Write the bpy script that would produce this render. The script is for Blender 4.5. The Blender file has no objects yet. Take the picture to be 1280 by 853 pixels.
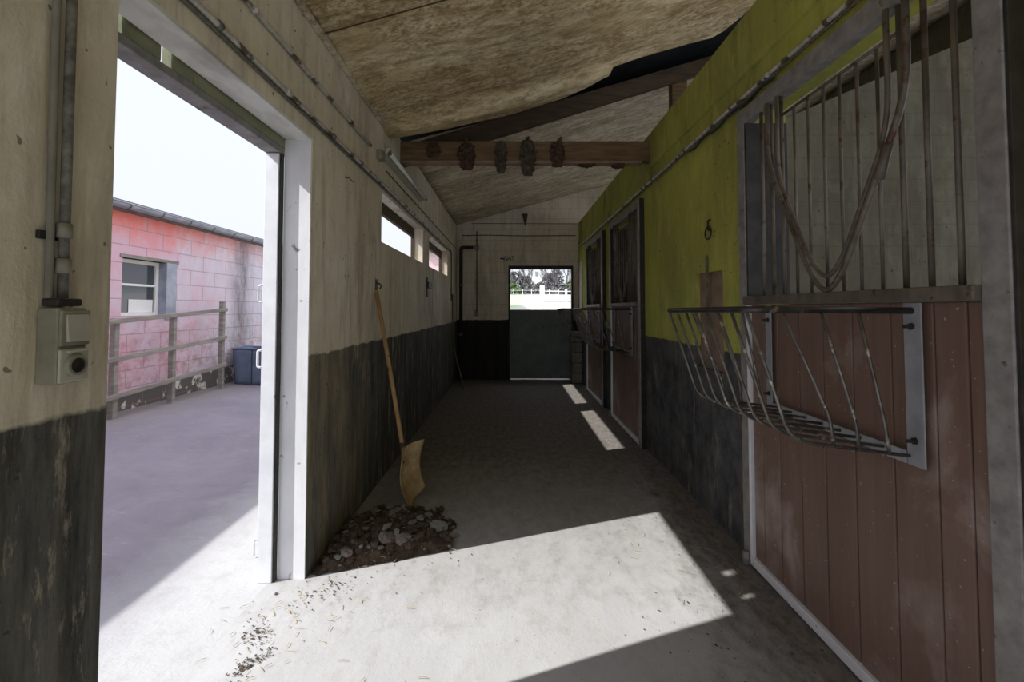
import bpy, math, random
from mathutils import Vector, Matrix, noise
R = random.Random(7)
scene = bpy.context.scene
COL = scene.collection

# ------------------------------------------------------------------ materials
class NT:
    def __init__(s, name):
        s.m = bpy.data.materials.new(name); s.m.use_nodes = True
        s.t = s.m.node_tree; s.n = s.t.nodes; s.l = s.t.links
        s.b = s.n['Principled BSDF']
        s.tc = s.n.new('ShaderNodeTexCoord'); s.src = s.tc.outputs['Object']
    def node(s, t, **k):
        n = s.n.new(t)
        for a, v in k.items(): setattr(n, a, v)
        return n
    def coord(s, scale=(1, 1, 1), rot=(0, 0, 0)):
        mp = s.node('ShaderNodeMapping'); mp.inputs['Scale'].default_value = scale; mp.inputs['Rotation'].default_value = rot
        s.l.new(s.src, mp.inputs[0]); return mp.outputs[0]
    def noise(s, scale, detail=5, stretch=(1, 1, 1), rough=.6, dist=0):
        n = s.node('ShaderNodeTexNoise'); n.inputs['Scale'].default_value = scale
        n.inputs['Detail'].default_value = detail; n.inputs['Roughness'].default_value = rough
        n.inputs['Distortion'].default_value = dist
        s.l.new(s.coord(stretch), n.inputs['Vector']); return n.outputs['Fac']
    def ramp(s, fac, stops):
        r = s.node('ShaderNodeValToRGB'); e = r.color_ramp.elements
        while len(e) < len(stops): e.new(.5)
        for q, (p, c) in zip(e, stops):
            q.position = p; q.color = (*c, 1) if hasattr(c, '__len__') else (c, c, c, 1)
        s.l.new(fac, r.inputs[0]); return r.outputs[0]
    def mix(s, fac, a, b, mode='MIX'):
        m = s.node('ShaderNodeMix', data_type='RGBA', blend_type=mode)
        for sock, v in ((m.inputs[0], fac), (m.inputs[6], a), (m.inputs[7], b)):
            if isinstance(v, (int, float)): sock.default_value = v
            elif isinstance(v, tuple): sock.default_value = (*v, 1)
            else: s.l.new(v, sock)
        return m.outputs[2]
    def math(s, op, a, b=0, c=0):
        m = s.node('ShaderNodeMath', operation=op)
        for i, v in enumerate((a, b, c)):
            if isinstance(v, (int, float)): m.inputs[i].default_value = v
            else: s.l.new(v, m.inputs[i])
        return m.outputs[0]
    def sep(s):
        q = s.node('ShaderNodeSeparateXYZ'); s.l.new(s.src, q.inputs[0]); return q.outputs
    def step(s, v, edge, w):
        m = s.node('ShaderNodeMapRange'); m.inputs[1].default_value = edge - w; m.inputs[2].default_value = edge + w
        s.l.new(v, m.inputs[0]); return m.outputs[0]
    def brick(s, w, h, mortar=.01, flat=False):
        x, y, z = s.sep(); c = s.node('ShaderNodeCombineXYZ')
        if flat: s.l.new(x, c.inputs[0]); s.l.new(y, c.inputs[1])
        else: s.l.new(s.math('ADD', x, y), c.inputs[0]); s.l.new(z, c.inputs[1])
        b = s.node('ShaderNodeTexBrick'); b.inputs['Scale'].default_value = 1
        b.inputs['Brick Width'].default_value = w; b.inputs['Row Height'].default_value = h
        b.inputs['Mortar Size'].default_value = mortar; b.inputs['Mortar Smooth'].default_value = .4
        b.inputs['Color1'].default_value = (.35, .35, .35, 1); b.inputs['Color2'].default_value = (.65, .65, .65, 1)
        s.l.new(c.outputs[0], b.inputs[0]); return b
    def bump(s, h, strength, dist, prev=None):
        b = s.node('ShaderNodeBump'); b.inputs['Strength'].default_value = strength; b.inputs['Distance'].default_value = dist
        s.l.new(h, b.inputs['Height'])
        if prev is not None: s.l.new(prev, b.inputs['Normal'])
        return b.outputs[0]
    def out(s, col=None, rough=.8, normal=None, metal=0, spec=.3):
        if col is not None:
            if isinstance(col, tuple): s.b.inputs['Base Color'].default_value = (*col, 1)
            else: s.l.new(col, s.b.inputs['Base Color'])
        if isinstance(rough, (int, float)): s.b.inputs['Roughness'].default_value = rough
        else: s.l.new(rough, s.b.inputs['Roughness'])
        s.b.inputs['Metallic'].default_value = metal; s.b.inputs['Specular IOR Level'].default_value = spec
        if normal is not None: s.l.new(normal, s.b.inputs['Normal'])
        return s.m

def simple(name, c1, c2, scale=12, stretch=(1, 1, 1), rough=.8, bump=.3, bd=.004, metal=0, spec=.3, lo=.35, hi=.65, speck=None):
    t = NT(name); n = t.noise(scale, 6, stretch)
    col = t.ramp(n, [(lo, c1), (hi, c2)])
    if speck:
        n2 = t.noise(speck[1], 3); col = t.mix(t.ramp(n2, [(speck[2], 0.), (speck[2] + .06, 1.)]), col, speck[0])
    return t.out(col, rough, t.bump(t.noise(scale * 4, 5, stretch), bump, bd), metal, spec)

def painted_wall(name, up1, up2, up3, lo1, lo2, lo3, edge, streak=.5, bw=.4, bh=.2, bb=.25, stain=(.10, .07, .035), stain_amt=.5, mort=.22, lst=.12, worn=None):
    t = NT(name); x, y, z = t.sep()
    big = t.noise(1.1, 5, (1, 1, .6), .65); mid = t.noise(6, 7, (1, 1, .45), .7, .4); fine = t.noise(45, 5)
    up = t.mix(t.ramp(big, [(.40, 0.), (.60, 1.)]), up1, up2)
    up = t.mix(t.ramp(mid, [(.50, 0.), (.72, .75)]), up, up3)
    up = t.mix(t.math('MULTIPLY', t.ramp(t.noise(2.3, 6, (1, 1, .3), .7, .6), [(.54, 0.), (.70, 1.)]), stain_amt), up, stain)
    st = t.noise(9 if lst < .5 else 5, 7, (1, 1, lst), .75)
    lo = t.mix(t.ramp(st, [(.36, 0.), (.64, 1.)]), lo1, lo2)
    lo = t.mix(t.math('MULTIPLY', t.ramp(t.noise(14, 7, (1, 1, .22), .75), [(.56, 0.), (.68, 1.)]), streak), lo, lo3)
    if worn:  # paint scuffed off to brown plaster beside the doorway
        wm = t.math('MULTIPLY', t.math('SUBTRACT', 1, t.step(t.math('ABSOLUTE', t.math('MULTIPLY_ADD', t.noise(3, 6, (1, 1, .4), .7), .9, t.math('SUBTRACT', y, 2.9))), worn, .4)), t.ramp(t.noise(7, 7, (1, 1, .2), .75), [(.40, .08), (.62, .9)]))
        lo = t.mix(wm, lo, (.30, .25, .165))
    # paint line with a hand-brushed edge
    zz = t.math('ADD', z, t.math('MULTIPLY_ADD', t.noise(7, 4), .05, -.025))
    m = t.step(zz, edge, .006)
    col = t.mix(m, lo, up)
    col = t.mix(t.math('MULTIPLY', t.ramp(t.noise(13, 6, (1, 1, .09), .7, .3), [(.50, 0.), (.68, 1.)]), .30), col, stain)
    # pits
    pit = t.ramp(t.noise(26, 2), [(.70, 0.), (.73, .7)])
    col = t.mix(pit, col, (.05, .045, .03))
    br = t.brick(bw, bh, .006)
    col = t.mix(t.math('MULTIPLY', br.outputs['Fac'], mort), col, (.05, .045, .04))
    nb = t.bump(br.outputs['Fac'], -bb, .006)
    nb = t.bump(mid, .35, .02, nb); nb = t.bump(fine, .35, .004, nb); nb = t.bump(pit, -.5, .004, nb)
    return t.out(col, .85, nb)

M = {}
M['wall_left'] = painted_wall('lime_wall', (.83, .755, .615), (.62, .55, .425), (.86, .82, .73), (.032, .036, .038), (.17, .165, .145), (.42, .38, .30), 1.19, .95, bb=.10, mort=.03, worn=.85)
M['wall_far'] = painted_wall('far_wall_paint', (.82, .75, .62), (.70, .63, .51), (.84, .79, .68), (.018, .018, .018), (.03, .03, .03), (.06, .055, .05), 1.22, .3, bb=.5, bh=.22, stain_amt=.3)
M['wall_right'] = painted_wall('yellow_wall_paint', (.46, .48, .095), (.34, .36, .085), (.56, .58, .16), (.028, .032, .038), (.115, .118, .12), (.34, .31, .26), 1.17, .6, bb=.35, mort=.07, lst=.8, stain=(.20, .17, .05), stain_amt=.55)
M['yellow'] = painted_wall('yellow_paint', (.43, .45, .09), (.30, .315, .08), (.50, .52, .15), (.43, .45, .09), (.30, .315, .08), (.5, .5, .1), -5, .4, bb=.1, mort=.02, stain=(.10, .10, .03), stain_amt=.8)
M['stall_wall'] = painted_wall('stall_block', (.165, .155, .118), (.12, .112, .085), (.22, .205, .16), (.20, .19, .15), (.13, .13, .10), (.25, .24, .19), .3, .4, bb=.6, bh=.2, bw=.5)
M['plain_dark'] = simple('old_plaster', (.16, .15, .12), (.26, .24, .20), 5)

def floor_mat():
    t = NT('concrete_floor'); x, y, z = t.sep()
    a = t.noise(1.4, 8, (1, .7, 1), .7, .3); b = t.noise(9, 8, (1, .6, 1), .75); c = t.noise(60, 4)
    col = t.mix(t.ramp(a, [(.3, 0.), (.7, 1.)]), (.385, .38, .375), (.48, .48, .48))
    col = t.mix(t.ramp(b, [(.50, 0.), (.75, .5)]), col, (.30, .275, .245))
    # trodden dirt plus painted-in shade, further inside and along the right hand wall
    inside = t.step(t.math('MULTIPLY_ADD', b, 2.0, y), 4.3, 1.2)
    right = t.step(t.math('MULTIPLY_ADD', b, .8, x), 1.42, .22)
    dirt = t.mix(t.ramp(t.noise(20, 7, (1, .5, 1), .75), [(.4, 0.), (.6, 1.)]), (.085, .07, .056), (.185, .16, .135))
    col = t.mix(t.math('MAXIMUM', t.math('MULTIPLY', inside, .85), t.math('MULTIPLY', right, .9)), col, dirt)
    sp = t.ramp(t.noise(85, 2), [(.69, 0.), (.72, 1.)]); sp2 = t.ramp(t.noise(3.1, 4), [(.42, 0.), (.6, 1.)])
    col = t.mix(t.math('MULTIPLY', sp, sp2), col, (.09, .07, .05))
    nb = t.bump(b, .35, .010); nb = t.bump(c, .25, .002, nb)
    return t.out(col, .85, nb)
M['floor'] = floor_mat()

def yard_mat():
    t = NT('yard_concrete'); x, y, z = t.sep()
    a = t.noise(1.2, 8, (1, 1, 1), .7, .3); b = t.noise(8, 8, (1, 1, 1), .75); c = t.noise(70, 4)
    col = t.mix(t.ramp(a, [(.3, 0.), (.7, 1.)]), (.185, .165, .20), (.25, .225, .26))  # shade's lilac put into the yard colour; pale strip left by the doorway
    col = t.mix(t.ramp(b, [(.5, 0.), (.8, .6)]), col, (.17, .15, .155))
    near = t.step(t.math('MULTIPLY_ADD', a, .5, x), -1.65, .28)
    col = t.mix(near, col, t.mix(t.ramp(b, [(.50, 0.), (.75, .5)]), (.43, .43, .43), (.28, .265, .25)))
    st = t.noise(5, 6, (.4, 3, 1), .8)
    col = t.mix(t.ramp(st, [(.62, 0.), (.72, .45)]), col, (.55, .50, .44))
    dirt = t.step(t.math('MULTIPLY_ADD', b, 1.4, t.math('MULTIPLY', x, -1)), 5.1, .45)
    col = t.mix(t.math('MULTIPLY', dirt, .7), col, (.22, .185, .15))
    nb = t.bump(b, .5, .012); nb = t.bump(c, .4, .004, nb)
    return t.out(col, .88, nb)
M['yard'] = yard_mat()

def ceil_mat(name, c1, c2, c3, amt):
    t = NT(name)
    s1 = t.noise(2.2, 8, (.35, 2.0, 1), .75, .5); s2 = t.noise(11, 7, (.3, 1.2, 1), .8, .3); s3 = t.noise(34, 6, (.6, 1.0, 1), .8)
    col = t.mix(t.ramp(s1, [(.42, 0.), (.58, 1.)]), c1, c2)
    col = t.mix(t.math('MULTIPLY', t.ramp(s2, [(.43, 0.), (.62, 1.)]), amt), col, c3)
    m = t.math('MULTIPLY', t.ramp(s3, [(.46, 0.), (.60, 1.)]), t.ramp(t.noise(1.3, 4, (.6, 1.4, 1)), [(.38, 0.), (.56, .75)]))
    col = t.mix(m, col, (.20, .125, .055))
    return t.out(col, .9, t.bump(s2, .35, .012))
M['ceil'] = ceil_mat('stained_sheet', (.88, .77, .53), (.66, .53, .31), (.33, .235, .11), .9)
M['ceil_far'] = ceil_mat('grey_sheet', (.84, .77, .64), (.64, .57, .44), (.33, .265, .17), .9)
M['roof_dark'] = simple('roof_underside', (.02, .024, .03), (.04, .045, .05), 6)
M['timber'] = simple('old_timber', (.12, .075, .04), (.21, .135, .07), 4, (1, 8, 8), .75, .4)
M['timber_dark'] = simple('dark_timber', (.05, .036, .022), (.10, .07, .042), 4, (1, 8, 8), .8, .4)
M['mud'] = simple('mud_nest', (.045, .028, .018), (.12, .075, .05), 25, rough=.95, bump=.8, bd=.01)
M['mud2'] = simple('grey_mud_nest', (.05, .042, .032), (.13, .11, .085), 25, rough=.95, bump=.8, bd=.01)
M['galv'] = simple('galvanised_steel', (.20, .195, .185), (.33, .325, .31), 14, rough=.55, bump=.15, metal=.25, spec=.5, speck=((.13, .11, .09), 22, .66))
M['galv_pale'] = simple('pale_galvanised_steel', (.72, .74, .77), (.82, .84, .86), 9, rough=.5, bump=.1, metal=.15, spec=.5, speck=((.35, .33, .30), 16, .68))
M['rusty'] = simple('rusted_bar_steel', (.09, .078, .06), (.19, .165, .13), 12, (1, 1, .4), .55, .2, metal=.35, spec=.5, speck=((.09, .05, .025), 14, .58))
M['rack'] = simple('worn_rack_steel', (.10, .095, .085), (.21, .20, .18), 16, rough=.36, bump=.1, metal=.7, spec=.6, speck=((.45, .43, .40), 20, .60))
M['rack_rail'] = simple('dark_rack_rail_steel', (.045, .04, .04), (.09, .085, .085), 16, rough=.4, bump=.1, metal=.7, spec=.6, speck=((.26, .22, .19), 20, .64))
M['plate'] = simple('pale_bracket_steel', (.24, .255, .275), (.33, .345, .37), 10, rough=.5, bump=.1, metal=.1, spec=.5, speck=((.25, .23, .2), 22, .68))
M['black_steel'] = simple('black_steel', (.02, .02, .018), (.045, .04, .035), 10, rough=.5, bump=.2)
M['board'] = None
def board_mat():
    t = NT('red_brown_board')
    a = t.noise(3, 7, (1, 1, .15), .7); b = t.noise(40, 6, (1, 1, .05), .7)
    oi = t.node('ShaderNodeObjectInfo')
    col = t.mix(t.ramp(a, [(.3, 0.), (.7, 1.)]), (.15, .098, .072), (.215, .147, .114))
    col = t.mix(t.math('MULTIPLY', t.ramp(b, [(.35, 0.), (.7, 1.)]), .35), col, (.09, .05, .035))
    col = t.mix(t.math('MULTIPLY', oi.outputs['Random'], .25), col, (.15, .075, .055))
    x, y, z = t.sep()
    dust = t.math('MULTIPLY', t.ramp(t.noise(2.6, 6, (1, 1, .7), .6, .3), [(.54, 0.), (.68, 1.)]), .55)
    col = t.mix(dust, col, (.42, .36, .33))
    sp = t.ramp(t.noise(55, 2), [(.71, 0.), (.73, .8)])
    col = t.mix(sp, col, (.42, .36, .32))
    return t.out(col, .6, t.bump(b, .2, .003), 0, .35)
M['board'] = board_mat()
M['pvc'] = simple('conduit_plastic', (.40, .385, .35), (.60, .585, .55), 15, rough=.4, bump=.1, spec=.5, speck=((.10, .085, .06), 9, .53))
M['white'] = simple('white_plastic', (.62, .62, .60), (.72, .72, .70), 10, rough=.4, bump=.05)
M['clip'] = simple('grimy_metal_clip', (.08, .075, .06), (.2, .19, .16), 30, rough=.6)
M['switch'] = simple('grey_switch_plastic', (.20, .19, .145), (.28, .27, .21), 14, rough=.45, bump=.15)
M['switch_pale'] = simple('pale_rocker_plastic', (.42, .40, .33), (.48, .46, .39), 14, rough=.4, bump=.05)
M['tube'] = simple('milky_tube_glass', (.78, .78, .78), (.86, .86, .86), 10, rough=.2, bump=.0, spec=.5)
M['door_grey'] = simple('grey_door_sheet', (.13, .155, .155), (.20, .225, .22), 4, rough=.6, bump=.1, speck=((.10, .11, .11), 8, .62))
M['wood'] = simple('shovel_handle_wood', (.34, .21, .095), (.48, .31, .15), 6, (6, 6, .6), .6, .3, speck=((.12, .075, .035), 12, .64))
M['blade'] = simple('tan_shovel_blade', (.36, .25, .11), (.55, .42, .23), 9, rough=.6, bump=.4, speck=((.62, .55, .42), 18, .64))
M['dirt'] = simple('barn_dirt', (.05, .035, .025), (.13, .095, .065), 22, rough=.95, bump=.9, bd=.02)
M['stone_brown'] = simple('brown_clod', (.10, .07, .05), (.20, .14, .105), 16, rough=.95, bump=.8, bd=.01)
M['stone_pink'] = simple('mauve_rubble', (.19, .15, .135), (.30, .25, .23), 14, rough=.9, bump=.6, bd=.008)
M['stone_grey'] = simple('grey_rubble', (.22, .22, .20), (.36, .35, .32), 14, rough=.9, bump=.6, bd=.008)
M['straw'] = simple('straw', (.42, .33, .17), (.60, .50, .30), 14, rough=.8)
M['niche'] = simple('scuffed_niche_board', (.20, .14, .10), (.30, .22, .16), 9, rough=.85, bump=.4)
M['pale_frame'] = simple('pale_jamb_paint', (.48, .42, .34), (.58, .52, .44), 9, rough=.7)
M['hose'] = simple('olive_hose_rubber', (.10, .095, .035), (.18, .16, .07), 9, rough=.5)
M['zinc'] = simple('zinc_gutter', (.27, .29, .36), (.37, .39, .46), 6, rough=.4, metal=.3, bump=.1)
M['rail_wood'] = simple('weathered_rail', (.20, .18, .165), (.31, .285, .26), 7, (1, .4, 3), .85, .4)
M['tub'] = simple('blue_grey_tub_plastic', (.10, .125, .19), (.14, .17, .25), 6, rough=.5, bump=.2)
M['paper'] = simple('white_paper', (.75, .75, .75), (.8, .8, .8), 3, rough=.8, bump=0)
M['pane'] = NT('window_pane').out((.05, .06, .07), .06, None, 0, .9)
M['tile'] = simple('roof_tile', (.16, .13, .13), (.23, .19, .18), 8, rough=.8)
M['infill'] = simple('green_timber_block', (.22, .235, .15), (.31, .325, .21), 10, (1, .5, 1), .85, .4)
M['lintel_white'] = simple('whitewashed_concrete', (.46, .44, .40), (.78, .77, .74), 3.5, (1, .5, 1), .85, .4, lo=.40, hi=.58)
M['reveal'] = simple('whitewashed_jamb', (.70, .71, .73), (.82, .83, .85), 5, (1, 1, .5), .85, .4, speck=((.30, .29, .27), 12, .66))
M['field'] = simple('pale_spring_grass', (.36, .44, .25), (.52, .56, .38), 1.5, rough=.95)
M['sand'] = simple('pale_bounce_sand', (.62, .58, .52), (.70, .66, .60), 1.5, rough=.95)
M['fence_white'] = simple('white_fence_paint', (.75, .75, .73), (.82, .82, .80), 5, rough=.6, bump=.1)
M['bark'] = simple('grey_bark', (.07, .065, .065), (.14, .13, .13), 8, rough=.9)
M['hedge'] = simple('hedge_leaves', (.07, .11, .05), (.17, .23, .10), 8, rough=.9)
M['bush'] = simple('bare_twig_mass', (.10, .095, .10), (.18, .17, .17), 8, rough=.9)
M['house_wall'] = simple('white_render', (.75, .75, .75), (.8, .8, .8), 2, rough=.8)
M['slate'] = simple('slate_roof', (.20, .21, .24), (.28, .29, .32), 3, rough=.7)
M['soot'] = NT('soot_mark').out((.07, .065, .045), .95)

def pink_mat():
    t = NT('faded_pink_blockwork'); t.src = t.node('ShaderNodeNewGeometry').outputs['Position']; x, y, z = t.sep()
    a = t.noise(1.3, 6, (1, 1, 1), .65); b = t.noise(5, 7, (1, 1, .6), .75, .4)
    br = t.brick(.55, .225, .008)
    pink = t.mix(t.ramp(a, [(.35, 0.), (.65, 1.)]), (.66, .38, .45), (.66, .49, .58))
    white = t.mix(t.ramp(b, [(.3, 0.), (.7, 1.)]), (.68, .64, .72), (.55, .51, .58))
    red = (.80, .23, .20)
    # colour stays strongest under the eaves and fades downwards and to the far end
    hz = t.math('ADD', z, t.math('MULTIPLY_ADD', b, .9, -.45))
    hz = t.math('ADD', hz, t.math('MULTIPLY', br.outputs['Color'], .35))
    fade = t.math('ADD', t.math('MULTIPLY_ADD', a, 1.6, -.8), t.math('MULTIPLY_ADD', y, .30, -1.85))
    col = t.mix(t.step(fade, .15, .35), pink, white)
    redm = t.math('MULTIPLY', t.step(hz, 2.62, .22), t.math('SUBTRACT', 1.1, t.step(fade, .5, .5)))
    col = t.mix(redm, col, red)
    lowr = t.math('MULTIPLY', t.math('SUBTRACT', 1, t.step(hz, 1.35, .3)), t.ramp(t.noise(7, 7, (1, 1, 1), .8), [(.45, 0.), (.6, .55)]))
    col = t.mix(lowr, col, (.36, .14, .12))
    # black run-off stain
    d = t.math('ABSOLUTE', t.math('SUBTRACT', t.math('ADD', y, t.math('MULTIPLY_ADD', t.noise(3, 5, (1, 1, .5)), .5, -.25)), 8.05))
    sm = t.math('SUBTRACT', 1, t.step(d, .22, .20))
    sm = t.math('MULTIPLY', sm, t.ramp(t.noise(10, 7, (1, 1, .25), .8), [(.30, .25), (.62, 1.)]))
    col = t.mix(t.math('MULTIPLY', sm, .82), col, (.085, .08, .085))
    # bare plinth with peeled patches
    pm = t.math('SUBTRACT', 1, t.step(t.math('ADD', z, t.math('MULTIPLY', y, -.045)), .12, .012))
    pl = t.mix(t.ramp(t.noise(5, 5, (1, 1, .8)), [(.56, 0.), (.60, 1.)]), (.12, .105, .10), (.62, .58, .52))
    col = t.mix(pm, col, pl)
    col = t.mix(t.math('MULTIPLY', br.outputs['Fac'], .5), col, (.25, .14, .15))
    return t.out(col, .9, t.bump(br.outputs['Fac'], -.6, .01, t.bump(b, .3, .01)))
M['pink'] = pink_mat()

# ------------------------------------------------------------------ mesh builder
class MB:
    def __init__(s): s.v = []; s.f = []
    def add(s, vs, fs):
        o = len(s.v); s.v += [tuple(v) for v in vs]; s.f += [tuple(i + o for i in f) for f in fs]; return s
    def box(s, a, b):
        x0, y0, z0 = (min(a[i], b[i]) for i in range(3)); x1, y1, z1 = (max(a[i], b[i]) for i in range(3))
        return s.add([(x0, y0, z0), (x1, y0, z0), (x1, y1, z0), (x0, y1, z0), (x0, y0, z1), (x1, y0, z1), (x1, y1, z1), (x0, y1, z1)],
                     [(0, 3, 2, 1), (4, 5, 6, 7), (0, 1, 5, 4), (1, 2, 6, 5), (2, 3, 7, 6), (3, 0, 4, 7)])
    def hexa(s, p):  # 8 corners, ordered as in box
        return s.add(p, [(0, 3, 2, 1), (4, 5, 6, 7), (0, 1, 5, 4), (1, 2, 6, 5), (2, 3, 7, 6), (3, 0, 4, 7)])
    def tube(s, pts, r, n=10, rs=None, cap=True):
        pts = [Vector(p) for p in pts]; rings = []; prev = None
        for i, p in enumerate(pts):
            d = (pts[min(i + 1, len(pts) - 1)] - pts[max(i - 1, 0)]).normalized()
            if prev is None:
                u = d.orthogonal().normalized()
            else:
                u = (prev - d * prev.dot(d)).normalized()
            prev = u; w = d.cross(u); rr = rs[i] if rs else r
            rings.append([p + (u * math.cos(2 * math.pi * k / n) + w * math.sin(2 * math.pi * k / n)) * rr for k in range(n)])
        vs = [v for q in rings for v in q]; fs = []
        for i in range(len(rings) - 1):
            for k in range(n):
                a = i * n + k; b = i * n + (k + 1) % n; fs.append((a, b, b + n, a + n))
        if cap:
            fs.append(tuple(reversed(range(n)))); fs.append(tuple(range(len(vs) - n, len(vs))))
        return s.add(vs, fs)
    def bar(s, a, b, w, h, up=(0, 0, 1)):  # straight rectangular bar
        a, b = Vector(a), Vector(b); d = (b - a).normalized(); up = Vector(up)
        u = d.cross(up).normalized() * w / 2; q = u.cross(d).normalized() * h / 2
        return s.hexa([a - u - q, a + u - q, b + u - q, b - u - q, a - u + q, a + u + q, b + u + q, b - u + q])
    def grid(s, fn, nu, nv, close=False):
        vs = [fn(i / nu, j / nv) for i in range(nu + 1) for j in range(nv + 1)]
        return s.add(vs, [(i * (nv + 1) + j, (i + 1) * (nv + 1) + j, (i + 1) * (nv + 1) + j + 1, i * (nv + 1) + j + 1) for i in range(nu) for j in range(nv)])
    def disc(s, c, ax, r, h, n=16):
        c = Vector(c); ax = Vector(ax).normalized(); return s.tube([c, c + ax * h], r, n)
    def build(s, name, mat, parent=None, smooth=False, bevel=0, solid=0, origin=None):
        root = parent
        while root is not None and root.parent is not None: root = root.parent
        off = Vector(root.location) if root is not None else Vector(origin or (0, 0, 0))
        me = bpy.data.meshes.new(name); me.from_pydata([Vector(v) - off for v in s.v], [], s.f); me.update()
        o = bpy.data.objects.new(name, me); COL.objects.link(o); me.materials.append(mat)
        if parent is not None: o.parent = parent
        else: o.location = off
        if smooth: me.shade_smooth()
        if solid:
            m = o.modifiers.new('solid', 'SOLIDIFY'); m.thickness = solid; m.offset = -1
        if bevel:
            m = o.modifiers.new('bevel', 'BEVEL'); m.width = bevel; m.segments = 2; m.limit_method = 'ANGLE'
        return o
def tag(o, label=None, cat=None, group=None, kind=None):
    for k, v in (('label', label), ('category', cat), ('group', group), ('kind', kind)):
        if v: o[k] = v
    return o
def empty(name, loc, label=None, cat=None, group=None, kind=None):
    o = bpy.data.objects.new(name, None); COL.objects.link(o); o.location = loc; o.empty_display_size = .1
    return tag(o, label, cat, group, kind)
def struct(o): o['kind'] = 'structure'; return o
def copy_tree(o, parent=None, skip=()):
    c = o.copy(); COL.objects.link(c); c.parent = parent
    for ch in list(o.children):
        if ch.name.split('.')[0] not in skip: copy_tree(ch, c)
    return c
def bend(pts, r=.04, n=5):  # rounds the inner corners of a polyline
    pts = [Vector(p) for p in pts]; out = [pts[0]]
    for i in range(1, len(pts) - 1):
        p, a, b = pts[i], pts[i - 1], pts[i + 1]
        ra = min(r, (a - p).length * .45); rb = min(r, (b - p).length * .45)
        s0 = p + (a - p).normalized() * ra; s1 = p + (b - p).normalized() * rb
        for k in range(n + 1):
            t = k / n; out.append(s0 * (1 - t) ** 2 + p * 2 * t * (1 - t) + s1 * t * t)
    out.append(pts[-1]); return out

XL, XR, YF = -1.10, 1.41, 9.20       # inner faces: left wall, right wall, far wall
YB = -2.6                            # unseen rear end behind the camera, left open to let in light
TOP = 3.55
ceil_z = lambda x: 3.462 + .27 * x

# ------------------------------------------------------------------ setting
def wall_with_holes(mb, X0, X1, ya, yb, za, zb, holes, axis='Y'):
    """solid wall between X0 and X1 running ya..yb; holes = (y0,y1,z0,z1)"""
    ys = sorted({ya, yb, *[h[0] for h in holes], *[h[1] for h in holes]})
    for y0, y1 in zip(ys, ys[1:]):
        hs = sorted([(h[2], h[3]) for h in holes if h[0] <= y0 and h[1] >= y1]); z = za
        for a, b in hs + [(zb, zb)]:
            if a > z:
                if axis == 'Y': mb.box((X0, y0, z), (X1, y1, a))
                else: mb.box((y0, X0, z), (y1, X1, a))
            z = max(z, b)
    return mb
mb = MB(); wall_with_holes(mb, XL - .15, XL, YB, YF + .2, -.1, 3.14, [(-1.7, .42, -.1, 2.40), (1.23, 2.46, -.1, 2.40), (3.80, 5.60, 2.02, 2.46), (6.04, 7.80, 2.02, 2.46)])  # first hole: unseen doorway behind the camera, added to bring in light
struct(mb.build('wall_left', M['wall_left']))
# whitewashed linings of the doorway
struct(MB().box((XL - .14, 1.235, 2.385), (XL - .002, 2.455, 2.402)).build('trim_1', M['lintel_white']))
struct(MB().box((XL - .150, 2.452, 0), (XL - .003, 2.462, 2.385)).build('trim_2', M['reveal']))
for i, (a, b, z0, z1) in enumerate([(3.80, 5.60, 2.02, 2.46), (6.04, 7.80, 2.02, 2.46)]):
    struct(MB().box((XL - .10, a, z1 - .012), (XL - .004, b, z1 + .002)).build('trim_%d' % (3 + i), M['lintel_white']))
    w = empty('window_%d' % (i + 1), (XL - .12, (a + b) / 2, z0), kind='structure')
    f = MB(); x0, x1 = XL - .148, XL - .105
    f.box((x0, a, z1 - .115), (x1, b, z1)); f.box((x0, a, z0), (x1, b, z0 + .012))
    f.box((x0, a, z0 + .012), (x1, a + .02, z1 - .115)); f.box((x0, b - .02, z0 + .012), (x1, b, z1 - .115))
    f.build('window_frame', M['timber_dark'], w, bevel=.003)

D2OFF, D3OFF = 3.49, 5.40
openings = [(1.29 + o, 2.57 + o, 0.05, 2.61) for o in (0, D2OFF, D3OFF)]
mb = MB(); wall_with_holes(mb, XR, XR + .19, YB, YF + .2, -.1, 2.72, openings + [(2.97, 3.40, 1.02, 1.71)])
struct(mb.build('wall_right', M['wall_right']))
mb = MB().box((XR - .012, YB, 2.72), (XR + .19, YF, 2.84)).box((XR - .03, YB, 2.84), (XR + .19, 4.38, 3.18)).box((XR, 4.38, 2.84), (XR + .19, YF, 3.22))
struct(mb.build('wall_right_upper', M['yellow']))
struct(MB().box((XR + .03, 2.96, 1.0), (XR + .185, 3.41, 1.73)).build('trim_5', M['niche']))
struct(MB().box((XR - .012, 8.72, 1.44), (XR - .001, 9.17, 2.38)).build('trim_6', M['pale_frame']))

mb = MB(); wall_with_holes(mb, YF, YF + .2, -1.3, 5.2, -.1, 2.6, [(-.04, 1.29, -.1, 2.33)], 'X')
mb.hexa([(-1.3, YF, 2.6), (5.2, YF, 2.6), (5.2, YF + .2, 2.6), (-1.3, YF + .2, 2.6),
         (-1.3, YF, 3.4), (5.2, YF, 5.15), (5.2, YF + .2, 5.15), (-1.3, YF + .2, 3.4)])
struct(mb.build('wall_far', M['wall_far']))
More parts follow.
